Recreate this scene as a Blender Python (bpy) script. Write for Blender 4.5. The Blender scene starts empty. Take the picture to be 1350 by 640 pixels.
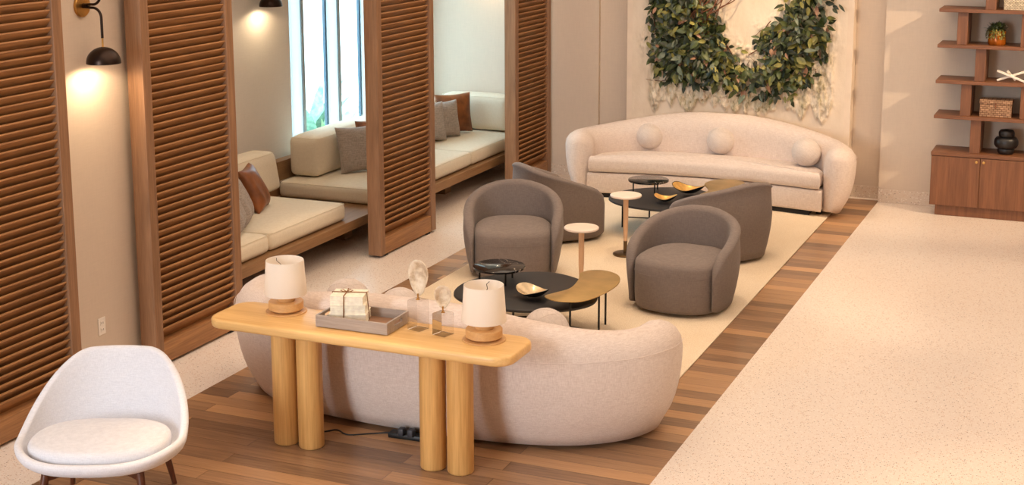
import bpy, bmesh, math, random
from mathutils import Vector, Matrix, noise
random.seed(7)
PI = math.pi
S = bpy.context.scene
COL = S.collection

# ------------------------------------------------------------------ camera
cd = bpy.data.cameras.new('camera'); cam = bpy.data.objects.new('camera', cd); COL.objects.link(cam)
S.camera = cam
pitch, yaw, roll = 0.1843, -0.4039, -0.0027
fw = Vector((math.sin(yaw)*math.cos(pitch), math.cos(yaw)*math.cos(pitch), -math.sin(pitch)))
rt = Vector((math.cos(yaw), -math.sin(yaw), 0)); up = rt.cross(fw)
r2 = rt*math.cos(roll)+up*math.sin(roll); u2 = -rt*math.sin(roll)+up*math.cos(roll)
M = Matrix((r2, u2, -fw)).transposed().to_4x4(); M.translation = (0, 0, 3.2)
cam.matrix_world = M
cd.sensor_width = 36; cd.lens = 1897.7/1350*36; cd.clip_start = .1; cd.clip_end = 200
cd.shift_y = (198.1-320)/1350; cd.shift_x = (675-674.8)/1350

# ------------------------------------------------------------------ view, world, lights
S.view_settings.view_transform = 'Standard'; S.view_settings.look = 'None'
S.view_settings.gamma = 1; S.view_settings.use_curve_mapping = False
S.view_settings.exposure = 0.10
S.cycles.use_denoising = True
S.cycles.max_bounces = 10; S.cycles.diffuse_bounces = 5; S.cycles.transparent_max_bounces = 16
W = bpy.data.worlds.new('world'); S.world = W; W.use_nodes = True
bg = W.node_tree.nodes['Background']; bg.inputs[0].default_value = (.64, .85, 1.0, 1); bg.inputs[1].default_value = 8.5

def light(name, kind, loc, target, power, color, **k):
    d = bpy.data.lights.new(name, kind); o = bpy.data.objects.new(name, d); COL.objects.link(o)
    d.energy = power; d.color = color
    for a, v in k.items(): setattr(d, a, v)
    o.location = loc
    if target is not None:
        o.rotation_euler = (Vector(target)-Vector(loc)).to_track_quat('-Z', 'Y').to_euler()
    return o
WARM = (1.0, .72, .46); NEUT = (1.0, .82, .65); COOL = (.78, .90, 1.0)
light('ceiling_wash', 'AREA', (-2.4, 9.0, 5.3), (-2.4, 9.0, 0), 285, NEUT, shape='RECTANGLE', size=7.0, size_y=9.0)
light('ceiling_wash_right', 'AREA', (2.6, 8.0, 5.3), (0.2, 9.0, 0), 60, (1, .76, .54), shape='RECTANGLE', size=3.0, size_y=8.0)
light('front_window_daylight', 'AREA', (-5.7, -2.5, 2.6), (-4.2, 7.0, .6), 800, (.84, .92, 1.0), shape='RECTANGLE', size=3.5, size_y=3.2)
pt = light('booth_window_portal', 'AREA', (-7.52, 13.1, 1.5), (-5, 13.1, 1.5), 10, COOL, shape='RECTANGLE', size=2.8, size_y=2.9); pt.data.cycles.is_portal = True
for (x, y, p, a) in [(.2, 7.1, 300, .62), (.7, 9.4, 180, .6), (-1.0, 11.3, 170, .62), (-.9, 13.2, 90, .8), (-3.2, 10.4, 210, .8), (-3.9, 12.9, 190, .9), (-3.75, 5.9, 300, .40), (-3.2, 4.8, 130, .8), (-5.2, 9.3, 110, .7), (-5.4, 12.2, 110, .7)]:
    light('downlight', 'SPOT', (x, y, 5.25), (x, y, 0), p, WARM, spot_size=a, spot_blend=.6, shadow_soft_size=.06)
for x, y, p in ((-6.7, 10.2, 26), (-6.6, 13.2, 12)): light('booth_fill', 'SPOT', (x, y, 2.98), (x, y, 0), p, (1, .84, .68), spot_size=2.2, spot_blend=.8, shadow_soft_size=.06)  # added fill spots that brighten the booth; no real fixtures behind them
light('art_spot', 'SPOT', (-3.6, 12.4, 4.9), (-3.60, 14.6, 2.0), 420, (1, .72, .42), spot_size=.50, spot_blend=.9, shadow_soft_size=.05)
light('bookcase_spot', 'SPOT', (2.6, 12.0, 4.4), (-1.3, 14.5, 1.1), 800, (1, .74, .48), spot_size=.70, spot_blend=.8, shadow_soft_size=.04)

# ------------------------------------------------------------------ helpers
def lin(v):
    v /= 255.0
    return v/12.92 if v <= .04045 else ((v+.055)/1.055)**2.4
def rgb(r, g, b): return (lin(r), lin(g), lin(b), 1)

class NT:
    """tiny node helper"""
    def __init__(s, name):
        s.m = bpy.data.materials.new(name); s.m.use_nodes = True
        s.t = s.m.node_tree; s.b = s.t.nodes['Principled BSDF']
        s.co = s.n('ShaderNodeTexCoord')
    def n(s, typ, **k):
        x = s.t.nodes.new(typ)
        for a, v in k.items(): setattr(x, a, v)
        return x
    def l(s, a, b): s.t.links.new(a, b)
    def mapping(s, scale, out='Object', rot=(0, 0, 0)):
        m = s.n('ShaderNodeMapping'); m.inputs['Scale'].default_value = scale; m.inputs['Rotation'].default_value = rot
        s.l(s.co.outputs[out], m.inputs['Vector']); return m.outputs[0]
    def noise(s, scale, detail=3, vec=None, rough=.5):
        x = s.n('ShaderNodeTexNoise'); x.inputs['Scale'].default_value = scale; x.inputs['Detail'].default_value = detail; x.inputs['Roughness'].default_value = rough
        s.l(vec if vec else s.co.outputs['Object'], x.inputs['Vector']); return x.outputs['Fac']
    def ramp(s, fac, stops):
        r = s.n('ShaderNodeValToRGB'); e = r.color_ramp.elements
        while len(e) < len(stops): e.new(.5)
        for q, (p, c) in zip(e, stops): q.position = p; q.color = c
        s.l(fac, r.inputs[0]); return r.outputs[0]
    def mix(s, fac, a, b, blend='MIX'):
        m = s.n('ShaderNodeMix', data_type='RGBA', blend_type=blend)
        for i, v in ((0, fac), (6, a), (7, b)):
            if hasattr(v, 'is_output'): s.l(v, m.inputs[i])
            else: m.inputs[i].default_value = v
        return m.outputs[2]
    def color(s, c):
        if hasattr(c, 'is_output'): s.l(c, s.b.inputs['Base Color'])
        else: s.b.inputs['Base Color'].default_value = c
    def bump(s, h, strength=.2, dist=.01):
        b = s.n('ShaderNodeBump'); b.inputs['Strength'].default_value = strength; b.inputs['Distance'].default_value = dist
        s.l(h, b.inputs['Height']); s.l(b.outputs[0], s.b.inputs['Normal'])
    def set(s, rough=.5, metal=0, spec=.5):
        s.b.inputs['Roughness'].default_value = rough; s.b.inputs['Metallic'].default_value = metal
        s.b.inputs['Specular IOR Level'].default_value = spec
        return s.m

def fabric(name, c1, c2, scale=260, bump=.25, rough=.95):
    t = NT(name)
    a = t.noise(scale, 2, t.mapping((1, 1, .10))); b = t.noise(scale, 2, t.mapping((.10, .10, 1)))
    m = t.mix(.5, a, b)
    mid = tuple((p+q)/2 for p, q in zip(c1, c2))
    c = t.ramp(m, [(.36, tuple(.65*p+.35*q for p, q in zip(c1, mid))), (.64, tuple(.65*p+.35*q for p, q in zip(c2, mid)))])
    t.color(c); t.bump(m, bump, .003)
    t.b.inputs['Sheen Weight'].default_value = .12
    return t.set(rough, 0, .15)

def wood(name, c1, c2, axis=0, scale=1.0, rough=.45, knots=False):
    t = NT(name)
    sc = [14*scale]*3; sc[axis] = .9*scale
    v = t.mapping(sc)
    n1 = t.noise(1.6, 5, v, .6)
    sc2 = [70*scale]*3; sc2[axis] = 2.2*scale
    n2 = t.noise(1.8, 3, t.mapping(sc2), .6)
    mid = tuple((a+b)/2 for a, b in zip(c1, c2))
    c = t.ramp(n1, [(.3, c1), (.5, mid), (.68, c2)])
    d = t.mix(.35, c, t.ramp(n2, [(.35, c1), (.65, c2)]))
    if knots:
        vo = t.n('ShaderNodeTexVoronoi'); vo.inputs['Scale'].default_value = 3.1
        t.l(t.mapping((1, 1, .8)), vo.inputs['Vector'])
        k = t.ramp(vo.outputs['Distance'], [(.0, (1, 1, 1, 1)), (.07, (0, 0, 0, 1))])
        d = t.mix(k, d, tuple(x*.32 for x in c1[:3])+(1,))
    t.color(d); t.bump(n2, .12, .002)
    return t.set(rough, 0, .4)

def plain(name, c, rough=.5, metal=0, spec=.5, var=.06, nscale=30):
    t = NT(name); n = t.noise(nscale, 3)
    lo = tuple(x*(1-var) for x in c[:3])+(1,); hi = tuple(min(1, x*(1+var)) for x in c[:3])+(1,)
    t.color(t.ramp(n, [(.35, lo), (.65, hi)])); return t.set(rough, metal, spec)

MAT = {}
MAT['sofa'] = fabric('sofa_linen', rgb(202, 183, 171), rgb(236, 222, 212), 300)
MAT['ball'] = fabric('ball_fabric', rgb(200, 186, 176), rgb(226, 214, 206), 230)
MAT['armchair'] = fabric('armchair_wool', rgb(112, 100, 94), rgb(138, 126, 119), 320)
MAT['bench'] = fabric('bench_linen', rgb(214, 202, 180), rgb(230, 220, 200), 300)
MAT['pillow_grey'] = fabric('grey_boucle', rgb(128, 118, 112), rgb(182, 170, 160), 170, .5)
MAT['chair_white'] = fabric('white_tweed', rgb(206, 206, 212), rgb(230, 230, 235), 320)
def leather():
    t = NT('cognac_leather'); n = t.noise(9, 4); t.color(t.ramp(n, [(.3, rgb(98, 54, 24)), (.7, rgb(150, 88, 42))])); t.bump(t.noise(60, 3), .2, .004)
    return t.set(.42, 0, .5)
MAT['leather'] = leather()
MAT['panel'] = wood('walnut_panel_slat', rgb(132, 90, 56), rgb(190, 138, 88), 1, 1, .5)
MAT['panel_v'] = wood('walnut_panel_stile', rgb(122, 88, 62), rgb(168, 126, 92), 2, 1, .5)
MAT['bench_wood'] = wood('bench_oak', rgb(118, 86, 56), rgb(160, 122, 84), 1, 1, .5)
MAT['oak'] = wood('honey_oak_top', rgb(212, 164, 98), rgb(242, 200, 136), 0, .8, .36)
MAT['oak_v'] = wood('honey_oak_leg', rgb(190, 138, 76), rgb(234, 186, 116), 2, .8, .45, True)
MAT['oak_lamp'] = wood('lamp_oak', rgb(196, 146, 92), rgb(222, 176, 118), 0, 1.5, .5)
MAT['case'] = wood('bookcase_walnut', rgb(102, 64, 40), rgb(140, 92, 60), 2, 1, .45)
MAT['case_h'] = wood('bookcase_walnut_shelf', rgb(102, 64, 40), rgb(140, 92, 60), 0, 1, .45)
MAT['walnut_leg'] = wood('walnut_leg', rgb(72, 38, 22), rgb(104, 58, 36), 2, 1.5, .4)
MAT['stem'] = wood('pale_ash_stem', rgb(206, 160, 120), rgb(232, 190, 150), 2, 1.5, .5)
MAT['tray'] = wood('grey_washed_wood', rgb(150, 134, 122), rgb(186, 170, 156), 0, 2, .5)
MAT['black_metal'] = plain('black_metal', rgb(24, 23, 23), .45, .3)
MAT['black_top'] = plain('black_stained_top', rgb(34, 32, 33), .5)
MAT['bronze'] = plain('dark_bronze', rgb(48, 34, 26), .35, .75, .5, .15, 12)
MAT['brass'] = plain('aged_brass', rgb(196, 150, 84), .32, 1, .5, .12, 14)
MAT['brass_top'] = plain('brushed_brass_top', rgb(204, 174, 118), .40, .9, .5, .08, 8)
MAT['brass_dark'] = plain('dark_brass_base', rgb(110, 90, 64), .32, .9, .5, .12, 14)
MAT['gold'] = plain('gold_leaf', rgb(240, 192, 112), .38, .5, .5, .10, 20)
MAT['paper'] = plain('paper_book', rgb(250, 238, 216), .9, 0, .2, .08, 40)
MAT['twine'] = plain('jute_twine', rgb(142, 98, 62), .95, 0, .1)
MAT['white_plastic'] = plain('white_plastic', rgb(240, 232, 222), .4, 0, .4, .02)
MAT['black_plastic'] = plain('black_plastic', rgb(18, 18, 19), .5)
MAT['charcoal_plastic'] = plain('charcoal_plastic', rgb(52, 52, 58), .5)
MAT['black_vase'] = plain('black_ceramic', rgb(28, 23, 22), .4, 0, .5, .2, 8)
MAT['amber'] = plain('amber_pot', rgb(168, 92, 22), .22, .35, .6, .4, 16)
MAT['white_metal'] = plain('white_lacquer', rgb(246, 236, 220), .35, 0, .5, .02)
MAT['mullion_dark'] = plain('mullion_gasket', rgb(60, 84, 100), .4, .2)
MAT['mullion_white'] = plain('mullion_white', rgb(238, 242, 244), .5, 0, .4, .01)
MAT['mullion_grey'] = plain('mullion_grey', rgb(150, 158, 160), .4, .4)
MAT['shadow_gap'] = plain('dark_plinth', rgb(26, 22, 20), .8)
MAT['ceiling'] = plain('ceiling_paint', rgb(236, 226, 214), .9, 0, .2, .01)

def wall_mat(name, c):
    t = NT(name); a = t.noise(120, 2, t.mapping((1, 1, .08))); b = t.noise(120, 2, t.mapping((.08, .08, 1)))
    m = t.mix(.5, a, b)
    t.color(t.ramp(m, [(.35, tuple(x*.95 for x in c[:3])+(1,)), (.65, c)])); t.bump(m, .06, .002)
    return t.set(.85, 0, .2)
MAT['wall'] = wall_mat('wallcovering', rgb(216, 199, 181))
MAT['wall_booth'] = wall_mat('booth_wallcovering', rgb(222, 216, 208))

def terrazzo(name, base, chip=1.0):
    t = NT(name)
    v1 = t.n('ShaderNodeTexVoronoi'); v1.inputs['Scale'].default_value = 95*chip; t.l(t.co.outputs['Object'], v1.inputs['Vector'])
    sep = t.n('ShaderNodeSeparateColor'); t.l(v1.outputs['Color'], sep.inputs[0])
    inner = t.ramp(v1.outputs['Distance'], [(.30, (1, 1, 1, 1)), (.42, (0, 0, 0, 1))])
    chips = t.ramp(sep.outputs[0], [(0, rgb(120, 96, 78)), (.055, rgb(172, 134, 104)), (.14, rgb(206, 174, 144)), (.30, base), (.62, base), (.80, rgb(248, 240, 230))])
    for e in t.t.nodes:
        if e.type == 'VALTORGB' and len(e.color_ramp.elements) == 6: e.color_ramp.interpolation = 'CONSTANT'
    c = t.mix(inner, base, chips)
    fine = t.noise(240, 2); c = t.mix(.10, c, t.ramp(fine, [(.4, rgb(200, 170, 145)), (.6, rgb(255, 250, 242))]))
    t.color(c); return t.set(.30, 0, .45)
MAT['terrazzo'] = terrazzo('terrazzo', rgb(232, 219, 207))
MAT['terrazzo_base'] = terrazzo('terrazzo_baseboard', rgb(214, 196, 178), .9)

def plank():
    t = NT('walnut_planks')
    br = t.n('ShaderNodeTexBrick'); br.offset = .37; br.squash = 1
    br.inputs['Scale'].default_value = 1; br.inputs['Mortar Size'].default_value = .0012; br.inputs['Mortar Smooth'].default_value = .1
    br.inputs['Brick Width'].default_value = 1.5; br.inputs['Row Height'].default_value = .125; br.inputs['Bias'].default_value = 0
    br.inputs['Color1'].default_value = (0, 0, 0, 1); br.inputs['Color2'].default_value = (1, 1, 1, 1); br.inputs['Mortar'].default_value = (.5, .5, .5, 1)
    t.l(t.co.outputs['Object'], br.inputs['Vector'])
    tone = t.ramp(br.outputs['Color'], [(0, rgb(112, 88, 70)), (.30, rgb(146, 114, 88)), (.58, rgb(170, 132, 98)), (.82, rgb(198, 152, 108)), (1, rgb(220, 172, 124))])
    g = t.noise(2.2, 5, t.mapping((1.2, 26, 1)), .62)
    c = t.mix(.30, tone, t.ramp(g, [(.3, rgb(92, 68, 52)), (.7, rgb(192, 148, 108))]))
    c = t.mix(br.outputs['Fac'], c, rgb(52, 34, 24))
    t.color(c); t.bump(g, .05, .002)
    return t.set(.26, 0, .5)
MAT['planks'] = plank()

def rug_mat():
    t = NT('cream_rug'); n = t.noise(140, 3); b = t.noise(1.6, 4)
    c = t.ramp(n, [(.35, rgb(214, 194, 166)), (.65, rgb(238, 222, 198))])
    c = t.mix(.12, c, t.ramp(b, [(.4, rgb(206, 184, 154)), (.6, rgb(240, 226, 204))]))
    t.color(c); t.bump(n, .5, .006); return t.set(1, 0, .1)
MAT['rug'] = rug_mat()

def black_marble():
    t = NT('black_marble'); n = t.n('ShaderNodeTexNoise'); n.inputs['Scale'].default_value = 3.2; n.inputs['Detail'].default_value = 3; n.inputs['Distortion'].default_value = .6
    t.l(t.co.outputs['Object'], n.inputs['Vector'])
    t.color(t.ramp(n.outputs['Fac'], [(.0, rgb(20, 19, 20)), (.494, rgb(24, 23, 24)), (.5, rgb(190, 176, 160)), (.506, rgb(24, 23, 24)), (1, rgb(32, 30, 31))]))
    return t.set(.12, 0, .6)
MAT['black_marble'] = black_marble()
MAT['white_marble'] = plain('pale_marble', rgb(238, 220, 204), .3, 0, .5, .05, 14)

def glass_mat():
    m = bpy.data.materials.new('window_glass'); m.use_nodes = True; t = m.node_tree; t.nodes.clear()
    o = t.nodes.new('ShaderNodeOutputMaterial'); mx = t.nodes.new('ShaderNodeMixShader'); mx.inputs[0].default_value = .05
    a = t.nodes.new('ShaderNodeBsdfTransparent'); a.inputs[0].default_value = (.93, .98, .98, 1); g = t.nodes.new('ShaderNodeBsdfGlossy'); g.inputs['Roughness'].default_value = .02
    t.links.new(a.outputs[0], mx.inputs[1]); t.links.new(g.outputs[0], mx.inputs[2]); t.links.new(mx.outputs[0], o.inputs[0]); return m
MAT['glass'] = glass_mat()
def crystal():
    m = bpy.data.materials.new('clear_crystal'); m.use_nodes = True; t = m.node_tree; t.nodes.clear()
    o = t.nodes.new('ShaderNodeOutputMaterial'); mx = t.nodes.new('ShaderNodeMixShader'); fr = t.nodes.new('ShaderNodeLayerWeight'); fr.inputs['Blend'].default_value = .22
    a = t.nodes.new('ShaderNodeBsdfTransparent'); a.inputs[0].default_value = (.95, .94, .93, 1); g = t.nodes.new('ShaderNodeBsdfGlossy'); g.inputs['Roughness'].default_value = .04
    t.links.new(fr.outputs['Fresnel'], mx.inputs[0]); t.links.new(a.outputs[0], mx.inputs[1]); t.links.new(g.outputs[0], mx.inputs[2]); t.links.new(mx.outputs[0], o.inputs[0]); return m
MAT['crystal'] = crystal()
def shell_mat():
    t = NT('bleached_shell'); n = t.noise(14, 5, None, .65)
    t.color(t.ramp(n, [(.3, rgb(176, 146, 112)), (.5, rgb(226, 206, 178)), (.7, rgb(246, 236, 220))])); t.bump(n, .5, .01); return t.set(.5, 0, .4)
MAT['shell'] = shell_mat()
def shade_mat():
    m = bpy.data.materials.new('lamp_shade_linen'); m.use_nodes = True; t = m.node_tree; t.nodes.clear()
    o = t.nodes.new('ShaderNodeOutputMaterial'); mx = t.nodes.new('ShaderNodeMixShader'); mx.inputs[0].default_value = .5
    a = t.nodes.new('ShaderNodeBsdfDiffuse'); b = t.nodes.new('ShaderNodeBsdfTranslucent')
    a.inputs[0].default_value = rgb(252, 247, 240); b.inputs[0].default_value = rgb(252, 246, 236)
    t.links.new(a.outputs[0], mx.inputs[1]); t.links.new(b.outputs[0], mx.inputs[2]); t.links.new(mx.outputs[0], o.inputs[0]); return m
MAT['shade'] = shade_mat()
def frosted():
    m = shade_mat(); m.name = 'frosted_panel'
    for n in m.node_tree.nodes:
        if n.type in ('BSDF_DIFFUSE', 'BSDF_TRANSLUCENT'): n.inputs[0].default_value = (.86, .90, .92, 1)
    return m
MAT['frosted'] = frosted()
def bulb_mat(name, c, s):
    t = NT(name); t.color(c); t.b.inputs['Emission Color'].default_value = c; t.b.inputs['Emission Strength'].default_value = s; return t.set(.4)
MAT['bulb'] = bulb_mat('lit_bulb', (1, .82, .58, 1), 6)
MAT['bulb_off'] = bulb_mat('frosted_bulb', (1, .9, .78, 1), .9)
def leafmat(name, c1, c2):
    t = NT(name); n = t.noise(14, 2); t.color(t.ramp(n, [(.35, c1), (.65, c2)])); return t.set(.42, 0, .5)
LEAF = [leafmat('leaf_dark', rgb(26, 36, 18), rgb(52, 62, 32)), leafmat('leaf_mid', rgb(52, 66, 30), rgb(86, 96, 48)),
        leafmat('leaf_olive', rgb(98, 98, 46), rgb(140, 134, 62)), leafmat('leaf_yellow', rgb(136, 130, 58), rgb(176, 164, 84)),
        leafmat('leaf_sage', rgb(96, 108, 88), rgb(138, 146, 122)), leafmat('leaf_dry', rgb(128, 88, 64), rgb(178, 136, 104))]
MAT['branch'] = plain('branch_bark', rgb(112, 70, 46), .85)
MAT['garden_leaf'] = leafmat('garden_leaf', rgb(70, 120, 74), rgb(130, 176, 104))
MAT['garden_leaf2'] = leafmat('garden_leaf_blue', rgb(84, 130, 112), rgb(140, 180, 150))

# ---- mesh building
class B:
    def __init__(s): s.bm = bmesh.new()
    def face(s, vs, mi=0):
        try:
            f = s.bm.faces.new(vs); f.material_index = mi; return f
        except ValueError: return None
    def box(s, x0, x1, y0, y1, z0, z1, bev=0, seg=2, mat=None):
        r = bmesh.ops.create_cube(s.bm, size=1); vs = r['verts']
        bmesh.ops.scale(s.bm, vec=(abs(x1-x0), abs(y1-y0), abs(z1-z0)), verts=vs)
        bmesh.ops.translate(s.bm, vec=((x0+x1)/2, (y0+y1)/2, (z0+z1)/2), verts=vs)
        if bev:
            es = list({e for v in vs for e in v.link_edges})
            out = bmesh.ops.bevel(s.bm, geom=es, offset=bev, segments=seg, affect='EDGES', profile=.5)
            vs = list({v for f in out['faces'] for v in f.verts} | {v for v in vs if v.is_valid})
        if mat is not None: bmesh.ops.transform(s.bm, matrix=mat, verts=vs)
        return vs
    def loft(s, loops, closed=True, cap0=True, cap1=True, mi=0):
        rows = [[s.bm.verts.new(p) for p in L] for L in loops]; n = len(rows[0])
        for a, b in zip(rows, rows[1:]):
            for i in range(n if closed else n-1):
                j = (i+1) % n; s.face((a[i], a[j], b[j], b[i]), mi)
        if cap0: s.face(list(reversed(rows[0])), mi)
        if cap1: s.face(rows[-1], mi)
        return rows
    def lathe(s, prof, x=0, y=0, seg=40, cap0=True, cap1=True):
        return s.loft([[(x+r*math.cos(2*PI*i/seg), y+r*math.sin(2*PI*i/seg), z) for i in range(seg)] for r, z in prof], True, cap0, cap1)
    def tube(s, pts, r, seg=10, cap=True):
        pts = [Vector(p) for p in pts]; rr = r if isinstance(r, (list, tuple)) else [r]*len(pts)
        loops = []; prev = None
        for i, p in enumerate(pts):
            d = (pts[min(i+1, len(pts)-1)]-pts[max(i-1, 0)]).normalized()
            a = Vector((0, 0, 1)) if abs(d.z) < .9 else Vector((1, 0, 0))
            if prev is None: u = d.cross(a).normalized()
            else: u = (prev-d*prev.dot(d)).normalized()
            prev = u; v = d.cross(u)
            loops.append([p+(u*math.cos(2*PI*k/seg)+v*math.sin(2*PI*k/seg))*rr[i] for k in range(seg)])
        s.loft(loops, True, cap, cap)
    def slab(s, poly, z0, z1, r=.01, seg=3, crown=0, zf=None):
        """polygon (ccw) extruded with rounded rims"""
        n = len(poly); P = [Vector((p[0], p[1])) for p in poly]
        nor = []
        for i in range(n):
            d = (P[(i+1) % n]-P[i-1]).normalized(); nor.append(Vector((d.y, -d.x)))
        r = min(r, (z1-z0)/2)
        loops = []
        for k in range(seg+1):
            a = PI/2*k/seg; loops.append((r*(1-math.sin(a)), z0+r*(1-math.cos(a))))
        for k in range(seg+1):
            a = PI/2*k/seg; loops.append((r*(1-math.cos(a)), z1-r*(1-math.sin(a))))
        L = [[(P[i].x-nor[i].x*o, P[i].y-nor[i].y*o, z) for i in range(n)] for o, z in loops]
        if crown:
            c = sum(P, Vector((0, 0)))/n
            for q in (.75, .5, .25, .06):
                base = [Vector(v[:2]) for v in L[2*seg+1]]
                L.append([(c.x+(b.x-c.x)*q, c.y+(b.y-c.y)*q, z1+crown*(1-q*q)) for b in base])
        s.loft(L)
    def build(s, name, mats, parent=None, smooth=True, subsurf=0, angle=40, origin=None):
        if not isinstance(mats, (list, tuple)): mats = [mats]
        bmesh.ops.recalc_face_normals(s.bm, faces=s.bm.faces[:])
        me = bpy.data.meshes.new(name)
        if origin is not None: bmesh.ops.translate(s.bm, vec=-Vector(origin), verts=s.bm.verts[:])
        s.bm.to_mesh(me); s.bm.free()
        for m in mats: me.materials.append(m)
        o = bpy.data.objects.new(name, me); COL.objects.link(o)
        if origin is not None: o.location = origin
        if smooth:
            me.polygons.foreach_set('use_smooth', [True]*len(me.polygons))
            if angle < 180:
                try: me.set_sharp_from_angle(angle=math.radians(angle))
                except Exception: pass
        if subsurf:
            md = o.modifiers.new('subdivision', 'SUBSURF'); md.levels = subsurf; md.render_levels = subsurf
        if parent is not None: o.parent = parent
        return o

def spline(pts, n=8, closed=True):
    P = [Vector(p) for p in pts]; out = []; m = len(P)
    rng = range(m) if closed else range(m-1)
    for i in rng:
        if closed: a, b, c, d = P[i-1], P[i], P[(i+1) % m], P[(i+2) % m]
        else: a, b, c, d = P[max(i-1, 0)], P[i], P[i+1], P[min(i+2, m-1)]
        for k in range(n):
            t = k/n
            out.append(.5*((2*b)+(c-a)*t+(2*a-5*b+4*c-d)*t*t+(3*b-a-3*c+d)*t**3))
    if not closed: out.append(P[-1])
    return out

def thing(name, label, cat, loc=(0, 0, 0), rz=0, group=None):
    o = bpy.data.objects.new(name, None); COL.objects.link(o); o.empty_display_size = .1
    o.location = loc; o.rotation_euler = (0, 0, rz); tag(o, label, cat, group); return o
def tag(o, label, cat, group=None):
    o['label'] = label; o['category'] = cat
    if group: o['group'] = group
    return o
def struct(o): o['kind'] = 'structure'; return o
def dup(root, loc, rz, label, group=None):
    r = root.copy(); COL.objects.link(r); r.location = loc; r.rotation_euler = (0, 0, rz); r['label'] = label
    if group: r['group'] = group
    for ch in list(root.children):
        c = ch.copy(); COL.objects.link(c); c.parent = r
        for g in ch.children:
            d = g.copy(); COL.objects.link(d); d.parent = c
    return r
def smooth01(t): t = max(0, min(1, t)); return t*t*(3-2*t)

# ------------------------------------------------------------------ setting
WX0, WX1, YB = -5.27, -2.19, 14.62
b = B()
for x0, x1, y0, y1 in ((-7.6, WX0, -6, 14.9), (WX0, WX1, -6, 3.0), (WX1, 6, -6, 14.9), (WX0, WX1, YB, 14.9)):
    b.box(x0, x1, y0, y1, -.1, 0)
struct(b.build('floor', MAT['terrazzo'], smooth=False))
b = B(); b.box(WX0, WX1, 3.0, YB, -.1, .0005); struct(b.build('floor.001', MAT['planks'], smooth=False))
# stepped back wall
b = B()
b.box(-7.6, -5.24, 14.67, 15.0, 0, 5.5); b.box(-5.24, -2.19, 14.72, 15.0, 0, 5.5); b.box(-2.19, 6, 14.57, 15.0, 0, 5.5)
struct(b.build('wall_back', MAT['wall'], smooth=False))
b = B()
b.box(-7.35, -5.24, 14.655, 14.67, 0, .105, .003); b.box(-5.24, -4.7, 14.705, 14.72, 0, .11, .003); b.box(-2.7, -2.19, 14.705, 14.72, 0, .125, .003)
b.box(-2.19, 6, 14.555, 14.57, 0, .135, .003)
struct(b.build('baseboard_back', MAT['terrazzo_base'], smooth=False))
# window wall: solid parts around the opening
WXL = -7.35; OY0, OY1 = 11.79, 14.5
b = B()
b.box(-7.6, WXL, 8.3, OY0, 0, 3.05); b.box(-7.6, WXL, OY1, 14.67, 0, 3.05); b.box(-7.6, WXL, OY0, OY1, 2.9, 3.05)
struct(b.build('wall_left', MAT['wall_booth'], smooth=False))
# pier behind the first two shutters
b = B(); b.box(-7.6, -5.95, -6, 8.35, 0, 5.5); struct(b.build('wall_left.001', MAT['wall'], smooth=False))
b = B(); b.box(-5.95, -5.72, 8.35, 14.67, 3.05, 5.5); b.box(-7.6, -5.95, 8.35, 14.67, 3.05, 3.2); struct(b.build('wall_left.002', MAT['wall'], smooth=False))
b = B(); b.box(-5.95, -5.72, -6, 8.35, 3.0, 3.05, .004); b.box(-5.945, -5.72, 8.35, 14.665, 3.0, 3.05, .004); struct(b.build('trim_1', MAT['panel_v'], smooth=False))
b = B(); b.box(-7.6, 6, -6.2, 15, 5.5, 5.6); struct(b.build('ceiling', MAT['ceiling'], smooth=False))
b = B(); b.box(6, 6.2, -6.2, 15, 0, 5.5); struct(b.build('wall_right', MAT['wall'], smooth=False))
b = B(); b.box(-7.6, 6, -6.2, -6, 0, 5.5); struct(b.build('wall_front', MAT['wall'], smooth=False))

# window: glass and mullions
wn = bpy.data.objects.new('window_1', None); COL.objects.link(wn); wn.location = (WXL, OY0, 0); struct(wn)
def wchild(bb, name, m): o = bb.build(name, m, smooth=False, origin=(WXL, OY0, 0)); o.parent = wn; o.location = (0, 0, 0); return o
b = B(); b.box(WXL-.13, WXL-.12, OY0, OY1, 0, 2.9); wchild(b, 'glass_pane', MAT['glass'])
for y in (11.95, 12.66, 13.37, 14.08):
    b = B(); b.box(WXL-.15, WXL-.115, y, y+.028, 0, 2.9, .004); wchild(b, 'gasket', MAT['mullion_dark'])
    b = B(); b.box(WXL-.14, WXL-.10, y+.03, y+.21, 0, 2.9, .004); wchild(b, 'frosted_panel', MAT['frosted'])
    b = B(); b.box(WXL-.15, WXL-.085, y+.21, y+.255, 0, 2.9, .006); wchild(b, 'mullion', MAT['mullion_grey'])
b = B(); b.box(WXL-.15, WXL-.01, OY0, OY1, 0, .06, .004); wchild(b, 'window_sill', MAT['mullion_white'])
# outdoors
b = B(); b.box(-30, -7.6, 0, 40, -.3, -.1); struct(b.build('ground', plain('pale_paving', rgb(226, 226, 220), .9), smooth=False))

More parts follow.
